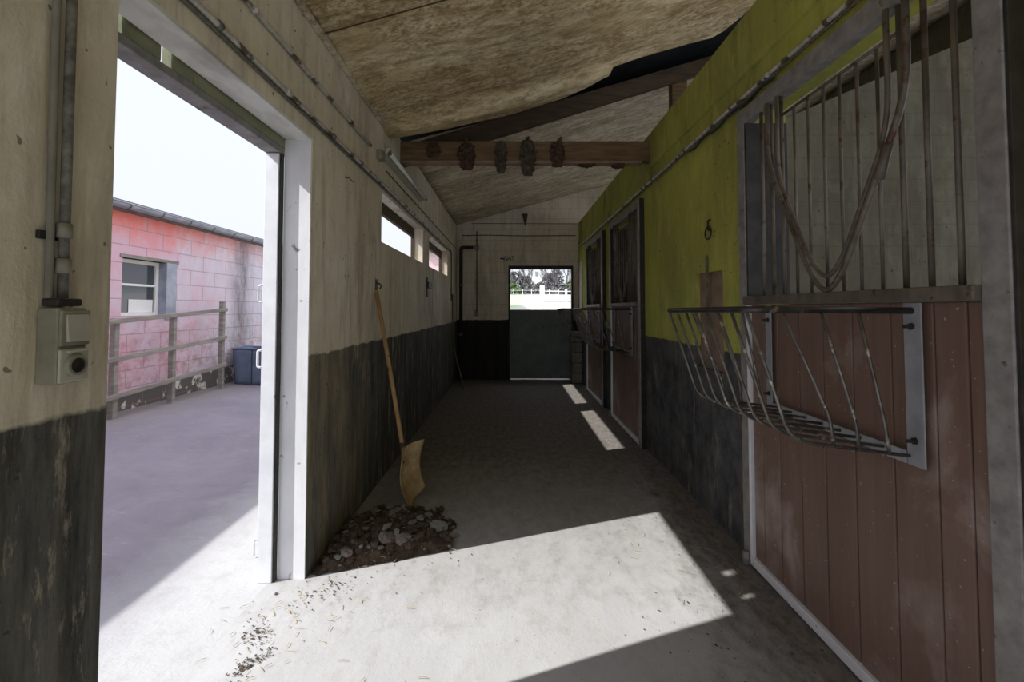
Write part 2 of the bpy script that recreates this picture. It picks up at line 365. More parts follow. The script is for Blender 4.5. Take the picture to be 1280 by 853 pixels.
# stall partitions and back wall
for i, y in enumerate((3.95, 6.32)):
    mb = MB().hexa([(XR + .19, y, 0), (5.0, y, 0), (5.0, y + .16, 0), (XR + .19, y + .16, 0),
                    (XR + .19, y, 2.78), (5.0, y, 4.25), (5.0, y + .16, 4.25), (XR + .19, y + .16, 2.78)])
    struct(mb.build('wall_stall_%d' % (i + 1), M['stall_wall']))
mb = MB(); wall_with_holes(mb, 5.0, 5.2, YB, YF + .2, -.1, 4.9, [(-2.0, 3.7, 1.3, 4.1), (4.3, 6.15, 1.3, 4.1), (6.65, 9.0, 1.3, 4.1)])  # tall unseen openings added so daylight reaches the passage ceiling
struct(mb.build('wall_stall_back', M['stall_wall']))

# floor: one slab indoors
def fl(u, v):
    x = -1.28 + u * 6.28; y = YB + v * (YF + .2 - YB)
    return (x, y, .006 * noise.noise((x * 1.3, y * 1.3, 0)) * min(1, u * 5))
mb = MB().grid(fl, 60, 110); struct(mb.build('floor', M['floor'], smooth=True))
def yd(u, v):
    x = -1.28 - u * 12; y = -8 + v * 40
    z = .18 * min(1, max(0, (-1.5 - x) / 3.1)) + .01 * noise.noise((x, y, 3)) * min(1, u * 20)
    return (x, y, z)
struct(MB().grid(yd, 70, 120).build('yard_ground', M['yard'], smooth=True))

struct(MB().grid(lambda u, v: (5.2 + u * 25, YB - 8 + v * 60, -.03), 4, 4).build('ground_bounce', M['sand']))  # unseen sunlit ground, added to bounce light in through the stalls

# ceiling: dark roof deck over everything, lighter far sheet, sagging stained near sheet
rz = lambda x: 3.70 + .30 * x
struct(MB().hexa([(-1.75, YB, rz(-1.75)), (5.4, YB, rz(5.4)), (5.4, YF + .5, rz(5.4)), (-1.75, YF + .5, rz(-1.75)),
                  (-1.75, YB, rz(-1.75) + .08), (5.4, YB, rz(5.4) + .08), (5.4, YF + .5, rz(5.4) + .08), (-1.75, YF + .5, rz(-1.75) + .08)]).build('ceiling_deck', M['roof_dark']))
def far_sheet(u, v):
    x = -1.16 + u * 6.16; y = 4.62 + v * 4.56
    z = ceil_z(x) + .012 * math.sin(y * 9 + x * .7) + .02 * noise.noise((x * .8, y * 2.2, 5))
    for s in (5.75, 6.9, 8.05):                                   # overlapped sheet joints
        z += .02 * max(0, 1 - abs(y - s) / .06) if y < s else 0
    return (x, y, z)
struct(MB().grid(far_sheet, 50, 110).build('ceiling_far', M['ceil_far'], smooth=True, solid=-.02))
EDGE = [(-1.25, 4.08), (-1.1, 4.12), (-.6, 4.29), (0, 4.38), (.5, 4.30), (.80, 4.16), (.90, 4.05), (.905, 3.90), (1.4, 3.90), (1.85, 3.92), (2.0, 3.62), (5.1, 3.6)]
def edge_y(x):
    for (a, ya), (b, yb) in zip(EDGE, EDGE[1:]):
        if a <= x <= b: return ya + (yb - ya) * (x - a) / (b - a)
    return EDGE[-1][1]
xs = [-1.16 + i * .045 for i in range(47)] + [.899, .903] + [.98 + i * .09 for i in range(46)]
xs = sorted(xs)
def near_sheet(u, v):
    x = xs[int(round(u * (len(xs) - 1)))]; y = YB + v / .9 * (3.5 - YB) if v < .9 else 3.5 + (v - .9) / .1 * (edge_y(x) - 3.5)
    z = 3.38 + .29 * x
    sag = 0
    for y0, y1, d in ((2.55, 4.4, .075), (1.15, 2.55, .05), (-.2, 1.15, .05)):   # each sheet bellies between its fixings
        if y0 < y < y1: sag += d * math.sin(math.pi * (y - y0) / (y1 - y0)) ** .8
    z -= sag * (.35 + .65 * math.exp(-((x - .1) / 1.2) ** 2))
    z -= .085 * math.exp(-((y - 3.95 - .05 * x) / .09) ** 2) * math.exp(-((x + .1) / 1.1) ** 2)
    z += .05 * math.exp(-((y - 3.72 - .05 * x) / .08) ** 2) * math.exp(-((x - .2) / 1.0) ** 2)
    z += .022 * noise.noise((x * .9, y * 2.6, 1)) + .006 * noise.noise((x * 3, y * 9, 2))
    return (x, y, z)
struct(MB().grid(near_sheet, len(xs) - 1, 240).build('ceiling', M['ceil'], smooth=True, solid=-.012))
mb = MB()
for y in (2.55, 1.15, -.2):
    mb.bar((-1.1, y, 3.38 - .29 * 1.1 - .018), (1.9, y + .02, 3.38 + .29 * 1.9 - .018), .008, .004)
struct(mb.build('trim_7', M['timber_dark']))
struct(MB().bar((-1.085, YB, 3.045), (-1.085, 4.05, 3.02), .03, .03).build('trim_8', M['ceil_far'], bevel=.004))

# ------------------------------------------------------------------ timber over the passage
b = MB().box((XL - .05, 4.42, 2.925), (XR + .06, 4.52, 3.125)).build('ceiling_beam', M['timber'], bevel=.006, origin=(0, 4.47, 2.9))
tag(b, 'brown timber beam crossing the passage from wall to wall, carrying the mud nests', 'beam')
lip = MB().box((XL, 4.40, 2.895), (XR - .1, 4.50, 2.922)).build('edge_batten', M['niche'], b, bevel=.003)
tag(lip, 'thin pale-edged batten under the beam')
rf = MB().hexa([(-1.12, 4.54, 3.26 - .314 * 1.12), (2.6, 4.54, 3.26 + .314 * 2.6), (2.6, 4.61, 3.26 + .314 * 2.6), (-1.12, 4.61, 3.26 - .314 * 1.12),
                (-1.12, 4.54, 3.44 - .29 * 1.12), (2.6, 4.54, 3.44 + .30 * 2.6), (2.6, 4.61, 3.44 + .30 * 2.6), (-1.12, 4.61, 3.44 - .29 * 1.12)]).build('rafter', M['timber_dark'], bevel=.005, origin=(0, 4.57, 3.2))
tag(rf, 'dark timber rafter rising to the right just above the nest beam', 'rafter')
po = MB().box((1.70, 4.63, 3.0), (1.86, 4.74, 3.93)).build('roof_post', M['timber'], bevel=.005, origin=(1.78, 4.7, 3.0))
tag(po, 'short brown timber post under the rafter above the yellow wall', 'post')
MB().box((1.60, 4.62, 2.9), (1.90, 4.76, 3.0)).build('foot_block', M['timber_dark'], po, bevel=.004)

def nest(cx, w, ztop, zbot, mat, label, seed, depth=.09, under=False):
    mb = MB()
    if under:
        mb.grid(lambda u, v: (cx + (u - .5) * w * (1 - .25 * v), 4.45 + .045 * math.cos(math.pi * v) * (1 if v < .999 else 1), ztop - (ztop - zbot) * math.sin(math.pi * v) * (.75 + .5 * noise.noise((u * 5, seed, 0))) * (math.sin(math.pi * min(max(u, .02), .98)) ** .35)), 16, 10)
    else:
        def fn(u, v):
            z = ztop + (zbot - ztop) * v
            prof = (.30 + .70 * math.sin(math.pi * min(1, v * .78 + .14)) ** .8)
            lay = 1 + .30 * noise.noise((u * 5 + seed, v * 14, seed)) + .26 * noise.noise((u * 14, v * 22, seed))
            a = math.pi * u
            return (cx + math.cos(a) * -w / 2 * prof * lay, 4.425 - math.sin(a) * depth * prof * lay, z + .012 * noise.noise((u * 9, v * 3, seed)))
        mb.grid(fn, 22, 26); n = len(mb.v)
        row = [i * 27 + 26 for i in range(23)]; mb.f.append(tuple(row)); row = [i * 27 for i in range(23)]; mb.f.append(tuple(reversed(row)))
    o = mb.build('mud_nest', mat, origin=(cx, 4.42, zbot)); tag(o, label, 'bird nest', 'swallow nests on the beam')
    return o
nest(-.77, .15, 3.10, 2.95, M['mud'], 'faint remains of a mud nest nearest the left end of the beam', 1, .03)
nest(-.435, .17, 3.09, 2.83, M['mud'], 'broad reddish mud nest, first full nest from the left wall', 2, .09)
nest(-.095, .125, 3.11, 2.80, M['mud2'], 'narrow grey mud nest, slimmest of the nests on the beam', 3, .08)
nest(.174, .155, 3.12, 2.77, M['mud2'], 'longest mud nest hanging lowest at the middle of the beam', 4, .1)
nest(.466, .15, 3.11, 2.86, M['mud'], 'broken reddish mud nest, rightmost nest on the face of the beam', 5, .06)
nest(.766, .21, 2.90, 2.855, M['mud'], 'flat mud crust under the beam, left of two such crusts', 6, under=True)
nest(1.08, .15, 2.90, 2.835, M['mud'], 'small mud crust under the beam closest to the yellow wall', 7, under=True)
for cx, z in ((-.435, 3.125), (.174, 3.13), (.50, 3.125)):
    mb = MB()
    mb.tube([(cx - .01, 4.44, z - .012), (cx - .005, 4.44, z + .02), (cx + .012, 4.44, z + .045)], .02, 8, rs=[.028, .022, .012])
    tag(mb.build('mud_lump', M['mud2'], smooth=True, origin=(cx, 4.44, z)), {(-.435): 'mud lump on top of the beam over the broad reddish nest', .174: 'mud lump on top of the beam over the longest nest', .50: 'mud lump on top of the beam over the rightmost face nest'}[cx], 'mud')

# ------------------------------------------------------------------ yard doorway steel frame
r = empty('door_frame', (XL - .2, 1.85, 0), 'pale galvanised steel frame with hinge lugs fixed outside the open yard doorway', 'door frame')
po = MB().box((-1.338, 2.415, .0), (-1.262, 2.455, 2.30)).build('post', M['galv_pale'], r, bevel=.003)
MB().box((-1.262, 2.425, .0), (-1.250, 2.45, 2.30)).build('dark_gap_strip', M['black_steel'], po)  # black strip standing in for the dark gap beside the post
for z in (1.53, 1.18, .18):
    h = MB().tube(bend([(-1.335, 2.42, z + .045), (-1.36, 2.42, z + .045), (-1.36, 2.42, z - .045), (-1.335, 2.42, z - .045)], .012), .006, 8)
    h.build('hinge_lug', M['galv_pale'], po, smooth=True)
MB().box((-1.338, 1.20, .0), (-1.2505, 1.30, 2.30)).build('post', M['galv_pale'], r, bevel=.003)
MB().box((-1.338, 1.20, 2.302), (-1.2505, 2.49, 2.336)).build('top_bar', M['galv'], r, bevel=.003)
for a, b2, t in ((1.20, 1.385, 2.43), (1.415, 1.575, 2.43), (1.625, 1.738, 2.43), (1.742, 1.967, 2.43), (1.971, 2.49, 2.43)):
    MB().box((-1.29, a, 2.337), (-1.2505, b2, t)).build('timber_block', M['infill'], r, bevel=.003)

# ------------------------------------------------------------------ electrics on the left wall
r = empty('switch_socket', (XL, 1.075, 1.27), 'grey surface switch with a round socket below it beside the yard doorway', 'switch')
hs = MB().box((XL, 1.04, 1.272), (XL + .052, 1.112, 1.452)).build('housing', M['switch'], r, bevel=.005)
MB().box((XL + .0523, 1.04, 1.362), (XL + .060, 1.112, 1.446)).build('cover_plate', M['switch'], hs, bevel=.003)
k = MB().hexa([(XL + .0605, 1.05, 1.372), (XL + .070, 1.05, 1.372), (XL + .070, 1.105, 1.372), (XL + .0605, 1.105, 1.372),
               (XL + .0605, 1.05, 1.436), (XL + .0625, 1.05, 1.436), (XL + .0625, 1.105, 1.436), (XL + .0605, 1.105, 1.436)])
k.build('rocker', M['switch_pale'], r, bevel=.002)
MB().box((XL + .0523, 1.04, 1.276), (XL + .059, 1.112, 1.355)).build('socket_plate', M['switch_pale'], r, bevel=.003)
sk = MB()
sk.grid(lambda u, v: (XL + .0595 + .008 * v, 1.077 + .029 * math.cos(2 * math.pi * u) * (1 - .18 * v), 1.315 + .029 * math.sin(2 * math.pi * u) * (1 - .18 * v)), 24, 2)
sk.grid(lambda u, v: (XL + .0675, 1.077 + .0238 * math.cos(2 * math.pi * u) * (1 - .25 * v), 1.315 + .0238 * math.sin(2 * math.pi * u) * (1 - .25 * v)), 24, 1)
ring = sk.build('socket_ring', M['switch'], r, smooth=True)
MB().disc((XL + .0595, 1.077, 1.315), (1, 0, 0), .0175, .004, 20).build('socket_face', M['black_steel'], ring)
lid = MB().bar((XL + .066, 1.050, 1.349), (XL + .066, 1.112, 1.353), .006, .006)
lid.build('lid_hinge', M['switch_pale'], r, bevel=.002)
MB().box((XL + .004, 1.045, 1.456), (XL + .046, 1.105, 1.474)).build('gland', M['black_steel'], r, bevel=.004)
r = empty('conduit', (XL + .02, 1.06, 1.475), 'grimy dark conduit running up from the switch beside the yard doorway', 'conduit')
MB().tube([(XL + .022, 1.078, 1.475), (XL + .022, 1.076, 2.2), (XL + .024, 1.07, 3.02)], .0105, 12).build('pipe', M['clip'], r, smooth=True)
MB().tube([(XL + .015, 1.052, 1.475), (XL + .013, 1.05, 1.9), (XL + .016, 1.045, 2.3), (XL + .013, 1.045, 3.02)], .008, 10).build('cable', M['plain_dark'], r, smooth=True)
for z in (1.535, 1.62, 2.25):
    MB().tube([(XL + .022, 1.077, z), (XL + .022, 1.077, z + .035)], .0155, 12).build('coupling', M['switch'], r, smooth=True)
MB().box((XL + .001, 1.03, 1.613), (XL + .012, 1.10, 1.633)).build('saddle_clip', M['black_steel'], r, bevel=.002)

def run(name, label, cat, x, z, y0, y1, rad, clips, mat=M['pvc'], wob=.006, sgn=1, second=True, step=.35, seed=3):
    rr = empty(name, (x, y0, z), label, cat)
    rnd = random.Random(seed); pts = []; y = y0
    while y < y1 + .01:
        pts.append((x, y, z + wob * noise.noise((y * .8, seed, 0)))); y += step
    MB().tube(pts, rad, 10).build('pipe', mat, rr, smooth=True)
    if second:
        MB().tube([(p[0] - sgn * .004, p[1], p[2] - rad * 1.9 + .003 * rnd.uniform(-1, 1)) for p in pts], rad * .6, 8).build('cable', M['clip'], rr, smooth=True)
    for c in clips:
        MB().tube([(x, c, z + wob * noise.noise((c * .8, seed, 0))), (x, c + .022, z + wob * noise.noise((c * .8, seed, 0)))], rad * 1.45, 12).build('clip', M['pvc'] if rnd.random() < .5 else M['clip'], rr, smooth=True)
    return rr
run('conduit', 'long pale conduit along the left wall running above the doorway and both windows', 'conduit', XL + .014, 2.505, YB + .1, 8.05, .013, [.6, 1.2, 1.62, 2.13, 2.7, 3.2, 3.55, 3.9, 4.25, 4.6, 5.0, 5.5, 6.1, 6.7, 7.3])
run('conduit', 'upper pale conduit on the left wall ending at the tube lamp', 'conduit', XL + .014, 2.718, YB + .1, 3.62, .011, [.9, 1.85, 2.45, 3.0], second=False, seed=9)
mb = MB().tube(bend([(XL + .014, 8.05, 2.505), (XL + .014, 8.2, 2.50), (XL + .014, 8.22, 2.2), (XL + .014, 8.22, 1.6)], .06), .009, 8)
tag(mb.build('cable', M['black_steel'], smooth=True, origin=(XL + .014, 8.22, 1.6)), 'thin dark cable dropping down the left wall past the second window', 'cable')
run('cable', 'thin dark cable running along the left wall beyond the tube lamp', 'cable', XL + .008, 2.66, 3.9, 9.1, .006, [5.6, 6.6, 7.6], M['clip'], second=False, seed=5)

r = empty('tube_lamp', (XL, 4.55, 2.72), 'fluorescent tube lamp mounted high on the left wall before the nest beam', 'lamp')
MB().hexa([(XL, 3.72, 2.735), (XL + .05, 3.72, 2.75), (XL + .05, 5.38, 2.75), (XL, 5.38, 2.735), (XL, 3.72, 2.86), (XL + .035, 3.72, 2.84), (XL + .035, 5.38, 2.84), (XL, 5.38, 2.86)]).build('housing', M['switch_pale'], r, bevel=.004)
MB().tube([(XL + .072, 3.76, 2.775), (XL + .072, 5.34, 2.775)], .019, 14).build('tube', M['tube'], r, smooth=True)
for y in (3.725, 5.34):
    MB().box((XL + .0505, y, 2.748), (XL + .095, y + .033, 2.802)).build('lampholder', M['pvc'], r, bevel=.003)
MB().box((XL + .001, 3.63, 2.68), (XL + .05, 3.712, 2.76)).build('junction_box', M['switch'], r, bevel=.004)

# small fittings on the left wall
mb = MB().tube(bend([(XL, 3.66, 1.66), (XL + .03, 3.66, 1.655), (XL + .045, 3.66, 1.63), (XL + .03, 3.66, 1.61)], .012), .006, 8)
mb.box((XL, 3.64, 1.60), (XL + .006, 3.685, 1.69))
tag(mb.build('wall_hook', M['black_steel'], origin=(XL, 3.66, 1.64)), 'small dark hook on the left wall just above the shovel handle', 'hook')
mb = MB().tube(bend([(XL, 2.95, 2.32), (XL + .02, 2.97, 2.325), (XL + .02, 3.06, 2.32)], .01), .003, 6)
tag(mb.build('nail', M['black_steel'], origin=(XL, 2.95, 2.32)), 'bent nail in the left wall between the doorway and the first window', 'nail')
r = empty('latch', (XL, 6.0, 1.6), 'black iron latch plate on the left wall below the gap between the windows', 'latch')
MB().box((XL, 5.86, 1.60), (XL + .012, 5.93, 1.86)).build('plate', M['black_steel'], r, bevel=.002)
MB().box((XL + .012, 5.84, 1.72), (XL + .035, 6.1, 1.80)).build('bolt', M['black_steel'], r, bevel=.003)
# hose and stick in the far left corner
mb = MB().tube(bend([(-1.075, 8.32, 1.72), (-1.07, 8.32, 1.0), (-1.02, 8.28, .62), (-.90, 8.15, .25), (-.84, 8.05, .02)], .2, 8), .014, 10)
tag(mb.build('garden_hose', M['hose'], smooth=True, origin=(-.84, 8.05, 0)), 'olive hose hanging down the far left corner to the floor', 'hose')
r = empty('drain_pipe', (-1.01, 9.14, 0), 'thick black pipe standing in the far left corner', 'pipe')
MB().tube(bend([(-1.01, 9.14, 0), (-1.01, 9.14, 2.70), (-.76, 9.14, 2.70)], .05), .036, 14).build('pipe', M['black_steel'], r, smooth=True)
for z in (.9, 1.9): MB().tube([(-1.01, 9.14, z), (-1.01, 9.14, z + .05)], .045, 14).build('collar', M['clip'], r, smooth=True)
r = empty('conduit', (-.69, YF - .01, 1.3), 'thin vertical conduit with a junction box and switch on the far wall', 'conduit')
MB().tube([(-.69, YF - .014, 1.42), (-.69, YF - .014, 3.05)], .011, 10).build('pipe', M['clip'], r, smooth=True)
MB().box((-.74, YF - .05, 2.66), (-.64, YF - .001, 2.76)).build('junction_box', M['switch'], r, bevel=.005)
MB().box((-.73, YF - .05, 1.29), (-.66, YF - .001, 1.42)).build('switch_box', M['switch'], r, bevel=.005)
mb = MB().tube([(-1.0, YF - .01, 2.955), (-.5, YF - .01, 2.965), (.3, YF - .01, 2.95), (1.35, YF - .01, 2.955)], .009, 8)
tag(mb.build('cable', M['clip'], smooth=True, origin=(0, YF - .01, 2.95)), 'dark cable crossing the far wall above the field door', 'cable')
mb = MB().tube([(-.80, YF - .01, 3.205), (1.38, YF - .01, 3.20)], .006, 8)
tag(mb.build('cable', M['clip'], smooth=True, origin=(0, YF - .01, 3.2)), 'topmost thin cable on the far wall under the sloping ceiling', 'cable')
mb = MB().hexa([(.30, YF - .03, 3.16), (.32, YF - .03, 3.16), (.32, YF, 3.16), (.30, YF, 3.16), (.24, YF - .05, 3.40), (.36, YF - .05, 3.40), (.36, YF, 3.40), (.24, YF, 3.40)])
tag(mb.build('iron_bracket', M['timber_dark'], origin=(.3, YF, 3.16)), 'pointed dark iron bracket high on the far wall', 'bracket')
# scrawled letters above the field door
mb = MB(); yy = YF - .003
def stroke(pts, w=.012):
    for a, b2 in zip(pts, pts[1:]): mb.bar((a[0], yy, a[1]), (b2[0], yy, b2[1]), .003, w, up=(b2[1] - a[1] + 1e-4, 0, -(b2[0] - a[0])))
stroke([(-.21, 2.47), (-.17, 2.49), (-.13, 2.46)], .03)
stroke([(-.12, 2.44), (-.12, 2.53), (-.06, 2.44), (-.06, 2.53)]); stroke([(-.045, 2.44), (-.01, 2.53), (.02, 2.44)]); stroke([(-.03, 2.475), (.005, 2.475)])
stroke([(.02, 2.53), (.08, 2.53)]); stroke([(.05, 2.53), (.05, 2.44)])
tag(mb.build('wall_lettering', M['soot'], origin=(-.05, YF, 2.45)), 'dark scrawled letters on the far wall over the left corner of the door', 'lettering')

# ------------------------------------------------------------------ field door (far wall)
r = empty('door_1', (.63, YF, 0), kind='structure')
f = MB().box((-.04, YF - .03, 0), (-.005, YF + .08, 2.33)).box((1.25, YF - .03, 0), (1.29, YF + .08, 2.33)).box((-.005, YF - .03, 2.26), (1.25, YF + .08, 2.33))
f.build('door_frame', M['black_steel'], r, bevel=.004)
lf = MB().box((-.0049, YF + .0, .022), (1.2499, YF + .045, 1.425)).build('door_leaf', M['door_grey'], r, bevel=.006)
MB().box((-.003, YF - .008, 1.40), (1.248, YF - .001, 1.43)).build('top_rail', M['galv'], lf, bevel=.002)
MB().box((.0, YF - .008, .045), (.03, YF - .001, 1.40)).box((1.215, YF - .008, .045), (1.245, YF - .001, 1.40)).build('edge_rail', M['door_grey'], lf, bevel=.002)

# ------------------------------------------------------------------ right wall
r = run('conduit', 'long white-topped conduit along the yellow wall above the stall doors', 'conduit', XR - .028, 2.705, YB + .1, 9.1, .011, [1.9, 2.35, 2.75, 3.5, 4.3, 4.65, 5.4, 6.2, 6.5, 7.3, 8.2], sgn=-1, seed=4, wob=.01)
MB().tube([(XR - .025, 2.32 + .1 * i, 2.665 + .012 * math.sin(i * 1.7)) for i in range(12)], .008, 8).build('loose_cable', M['black_steel'], r, smooth=True)
mb = MB()
cy, cz = 3.155, 1.985
mb.tube([(XR - .012, cy + .045 * math.cos(a), cz + .045 * math.sin(a)) for a in [2 * math.pi * k / 20 for k in range(20)]] + [(XR - .012, cy + .045, cz)], .005, 8)
mb.tube(bend([(XR, cy - .02, cz + .09), (XR - .02, cy - .02, cz + .085), (XR - .02, cy - .015, cz + .03), (XR - .005, cy, cz + .02)], .01), .006, 8)
tag(mb.build('tie_ring', M['black_steel'], smooth=True, origin=(XR, cy, cz)), 'rusty iron tie ring on the yellow wall above the niche', 'ring')
mb = MB().bar((XR - .012, 3.185, 1.05), (XR - .012, 3.185, 1.80), .02, .012, up=(1, 0, 0))
mb.hexa([(XR - .018, 3.175, 1.80), (XR - .006, 3.175, 1.80), (XR - .006, 3.195, 1.80), (XR - .018, 3.195, 1.80), (XR - .016, 3.180, 1.83), (XR - .008, 3.180, 1.83), (XR - .008, 3.192, 1.83), (XR - .016, 3.192, 1.83)])
tag(mb.build('iron_bar', M['clip'], bevel=.002, origin=(XR, 3.185, 1.05)), 'upright grey iron bar in front of the niche in the yellow wall', 'bar')
mb = MB().box((XR - .10, 9.16, 0), (XR - .002, 9.197, 1.3))
# stacked blocks in the far right corner
for k in range(5):
    o = MB().box((1.20 + .01 * (k % 2), 8.72, .005 + k * .2), (1.40, 9.14, .195 + k * .2)).build('concrete_block', M['plain_dark'], bevel=.008, origin=(1.3, 8.9, .005 + k * .2))
    tag(o, 'dark block in the far right corner, %s of its stack' % ['lowest', 'second from the floor', 'middle one', 'second from the top', 'topmost'][k], 'block', 'stacked blocks in the far corner')

# ------------------------------------------------------------------ stall doors
DX = 1.355
def make_stall_door():
    r = empty('stall_door', (DX, 1.93, 0), 'x', 'stall door', 'stall doors along the yellow wall')
    MB().box((DX, 1.210, 0), (DX + .055, 1.290, 2.615)).build('frame_post', M['galv'], r, bevel=.004)
    MB().box((DX + .005, 1.198, 0), (DX + .055, 1.209, 2.615)).build('post_flange', M['black_steel'], r, bevel=.002)
    MB().box((DX + .004, 2.5555, 1.524), (DX + .243, 2.569, 2.523)).build('jamb_dark_sheet', M['black_steel'], r, bevel=.002)  # added black sheet that keeps the far reveal dark
    MB().box((DX, 2.575, 0), (DX + .055, 2.650, 2.615)).build('frame_post', M['galv'], r, bevel=.004)
    MB().box((DX - .002, 1.291, 2.525), (DX + .055, 2.574, 2.612)).build('head_rail', M['galv'], r, bevel=.004)
    sl = MB().box((DX - .022, 1.291, 1.474), (DX + .045, 2.574, 1.520)).build('sill_rail', M['rusty'], r, bevel=.004)
    MB().box((DX - .004, 1.291, .015), (DX + .05, 2.574, .062)).build('bottom_rail', M['galv_pale'], r, bevel=.003)
    MB().box((DX - .003, 2.551, .063), (DX + .05, 2.574, 1.472)).build('edge_strip', M['galv_pale'], r, bevel=.002)
    es = [1.293, 1.345, 1.452, 1.618, 1.80, 1.97, 2.135, 2.30, 2.455, 2.549]
    for a, b2 in zip(es, es[1:]):
        MB().box((DX + .014, a + .003, .064), (DX + .040, b2 - .003, 1.472)).build('board', M['board'], r, bevel=.004)
    ys = [1.36, 1.458, 1.552, 1.65, 1.748, 1.842, 1.938, 2.04, 2.14, 2.24, 2.33, 2.42, 2.51]
    for y in ys[:-1]:
        mid = 1.6 < y < 2.2; zt = 2.43 if mid else 2.526
        rad = .0095 if y < 1.6 or y > 2.2 else .0065
        MB().tube([(DX + .02, y, 1.519), (DX + .02, y, zt)], rad, 10).build('grille_bar', M['rusty'], r, smooth=True)
    MB().tube([(DX + .02, 1.552, 2.43), (DX + .02, 2.24, 2.43)], .007, 10).build('cross_bar', M['rusty'], r, smooth=True)
    for dx, ya, yb, zb, zs, rad in ((-.010, 1.492, 2.315, 1.545, 2.19, .0115), (-.006, 1.575, 2.235, 1.605, 2.10, .0095)):
        yc = (ya + yb) / 2
        MB().tube(bend([(DX + dx, ya, 2.525), (DX + dx, ya, zs), (DX + dx, yc - .095, zb + .05), (DX + dx, yc, zb - .035), (DX + dx, yc + .095, zb + .05), (DX + dx, yb, zs), (DX + dx, yb, 2.525)], .13, 6), rad, 12).build('v_bar', M['rusty'], r, smooth=True)
    sp = MB().tube([(DX - .012, 1.572, 2.04), (DX - .012, 1.615, 1.92)], .0165, 12); sp.build('sleeve', M['rusty'], r, smooth=True)
    hg = MB().tube([(DX - .012, 2.60, .0), (DX - .012, 2.60, .07)], .02, 12); hg.build('floor_pivot', M['galv'], r, smooth=True)
    return r
d1 = make_stall_door()
d1['label'] = 'nearest stall door, reddish-brown boards with a V-barred grille above'
d2 = copy_tree(d1); d2.location.y += D2OFF
d2['label'] = 'middle stall door, brown boards and V grille, just past the yellow wall panel'
d3 = copy_tree(d1); d3.location.y += D3OFF
d3['label'] = 'farthest stall door, narrow in view, next to the field door end'

# ------------------------------------------------------------------ hay racks
def make_rack():
    x0 = DX - .003; ya, yb = 1.505, 2.345; XO = .80; z1 = 1.443
    r = empty('hay_rack', (DX, (ya + yb) / 2, .93), 'x', 'hay rack', 'hay racks on the stall doors')
    for y in (ya, yb):
        p = MB().box((x0 - .006, y - .034 if y < 2 else y - .025, .925), (x0, y + .034 if y < 2 else y + .025, 1.470)).build('wall_plate', M['plate'], r, bevel=.004)
        for z in (1.39, 1.01):
            MB().tube([(x0 - .006, y, z), (x0 - .034, y, z)], .006, 8).tube([(x0 - .006, y, z), (x0 - .013, y, z)], .012, 6).build('bolt', M['black_steel'], p)
    MB().box((x0 - .010, ya + .034, .925), (x0 - .004, yb - .025, .970)).build('bottom_plate', M['plate'], r, bevel=.003)
    MB().tube(bend([(x0 - .006, ya, z1), (XO, ya, z1 + .004), (XO, yb - .05, z1 - .002), (x0 - .006, yb, z1)], .05, 6), .0115, 12).build('top_rail', M['rack_rail'], r, smooth=True)
    fy = [ya + .02 + i * (yb - .08 - ya - .02) / 7 for i in range(8)]
    for y in fy:
        MB().tube(bend([(XO + .004, y, z1 - .008), (.945, y, 1.005), (x0 - .010, y, .955)], .07, 7), .0062, 8).build('basket_bar', M['rack'], r, smooth=True)
    for side, y in ((0, ya + .012), (1, yb - .066)):
        zb = lambda x: 1.005 - (x - .945) * .122
        for xt, xb in ((.92, 1.083), (1.05, 1.169), (1.177, 1.268)):
            MB().tube(bend([(xt, y, z1 - .006), (xb - .012, y, zb(xb) + .10), (xb, y, zb(xb))], .03), .0058, 8).build('side_bar', M['rack'], r, smooth=True)
    for x in (1.05, 1.16, 1.26):
        MB().tube([(x, ya + .02, 1.005 - (x - .945) * .127 - .008), (x, yb - .06, 1.005 - (x - .945) * .127 - .008)], .005, 8).build('floor_bar', M['rack'], r, smooth=True)
    return r
k1 = make_rack(); k1['label'] = 'nearest hay rack, steel bars, bolted to the nearest stall door'
k2 = copy_tree(k1); k2.location.y += D2OFF; k2['label'] = 'hay rack hanging on the middle stall door'
k3 = copy_tree(k1); k3.location.y += D3OFF - .08; k3['label'] = 'farthest hay rack, seen against the grey field door'

# ------------------------------------------------------------------ shovel
top = Vector((-1.082, 3.615, 1.585)); bot = Vector((-.705, 3.36, .012))
u = (top - bot).normalized(); w = Vector((.20, .95, 0)); w = (w - u * w.dot(u)).normalized(); nrm = u.cross(w).normalized()
if nrm.x < 0: nrm = -nrm
r = empty('shovel', bot, 'wooden-handled shovel with a tan scoop blade leaning on the left wall', 'shovel')
neck = bot + u * .36
MB().tube([Vector((-.79, 3.345, .33)), Vector((-.803, 3.365, .44)), Vector((-.925, 3.47, .96)), top], .016, 12, rs=[.015, .0165, .0165, .0155]).build('handle', M['wood'], r, smooth=True)
PA, PB, PCc, PD = Vector((-.775, 3.20, .355)), Vector((-.665, 3.46, .455)), Vector((-.70, 3.25, .004)), Vector((-.645, 3.50, .06))
def blade(a, v):   # v = 0 at the cutting edge, 1 at the top
    cut = .07 * abs(2 * a - 1) ** 3 * (1 - v) ** 4
    lo = PCc.lerp(PD, a); hi = PA.lerp(PB, a); p = lo.lerp(hi, v + cut)
    return p + Vector((-1, .25, .1)) * (.055 * math.sin(math.pi * a) * (.5 + .5 * v) + .05 * math.sin(math.pi * min(1, v * .9 + .1)) - .01) + u * (.02 * math.sin(math.pi * a) * v)
MB().grid(blade, 18, 20).build('blade', M['blade'], r, smooth=True, solid=.004)
MB().tube([Vector((-.795, 3.345, .31)), Vector((-.806, 3.367, .455))], .02, 12, rs=[.011, .020]).build('ferrule', M['timber_dark'], r, smooth=True)

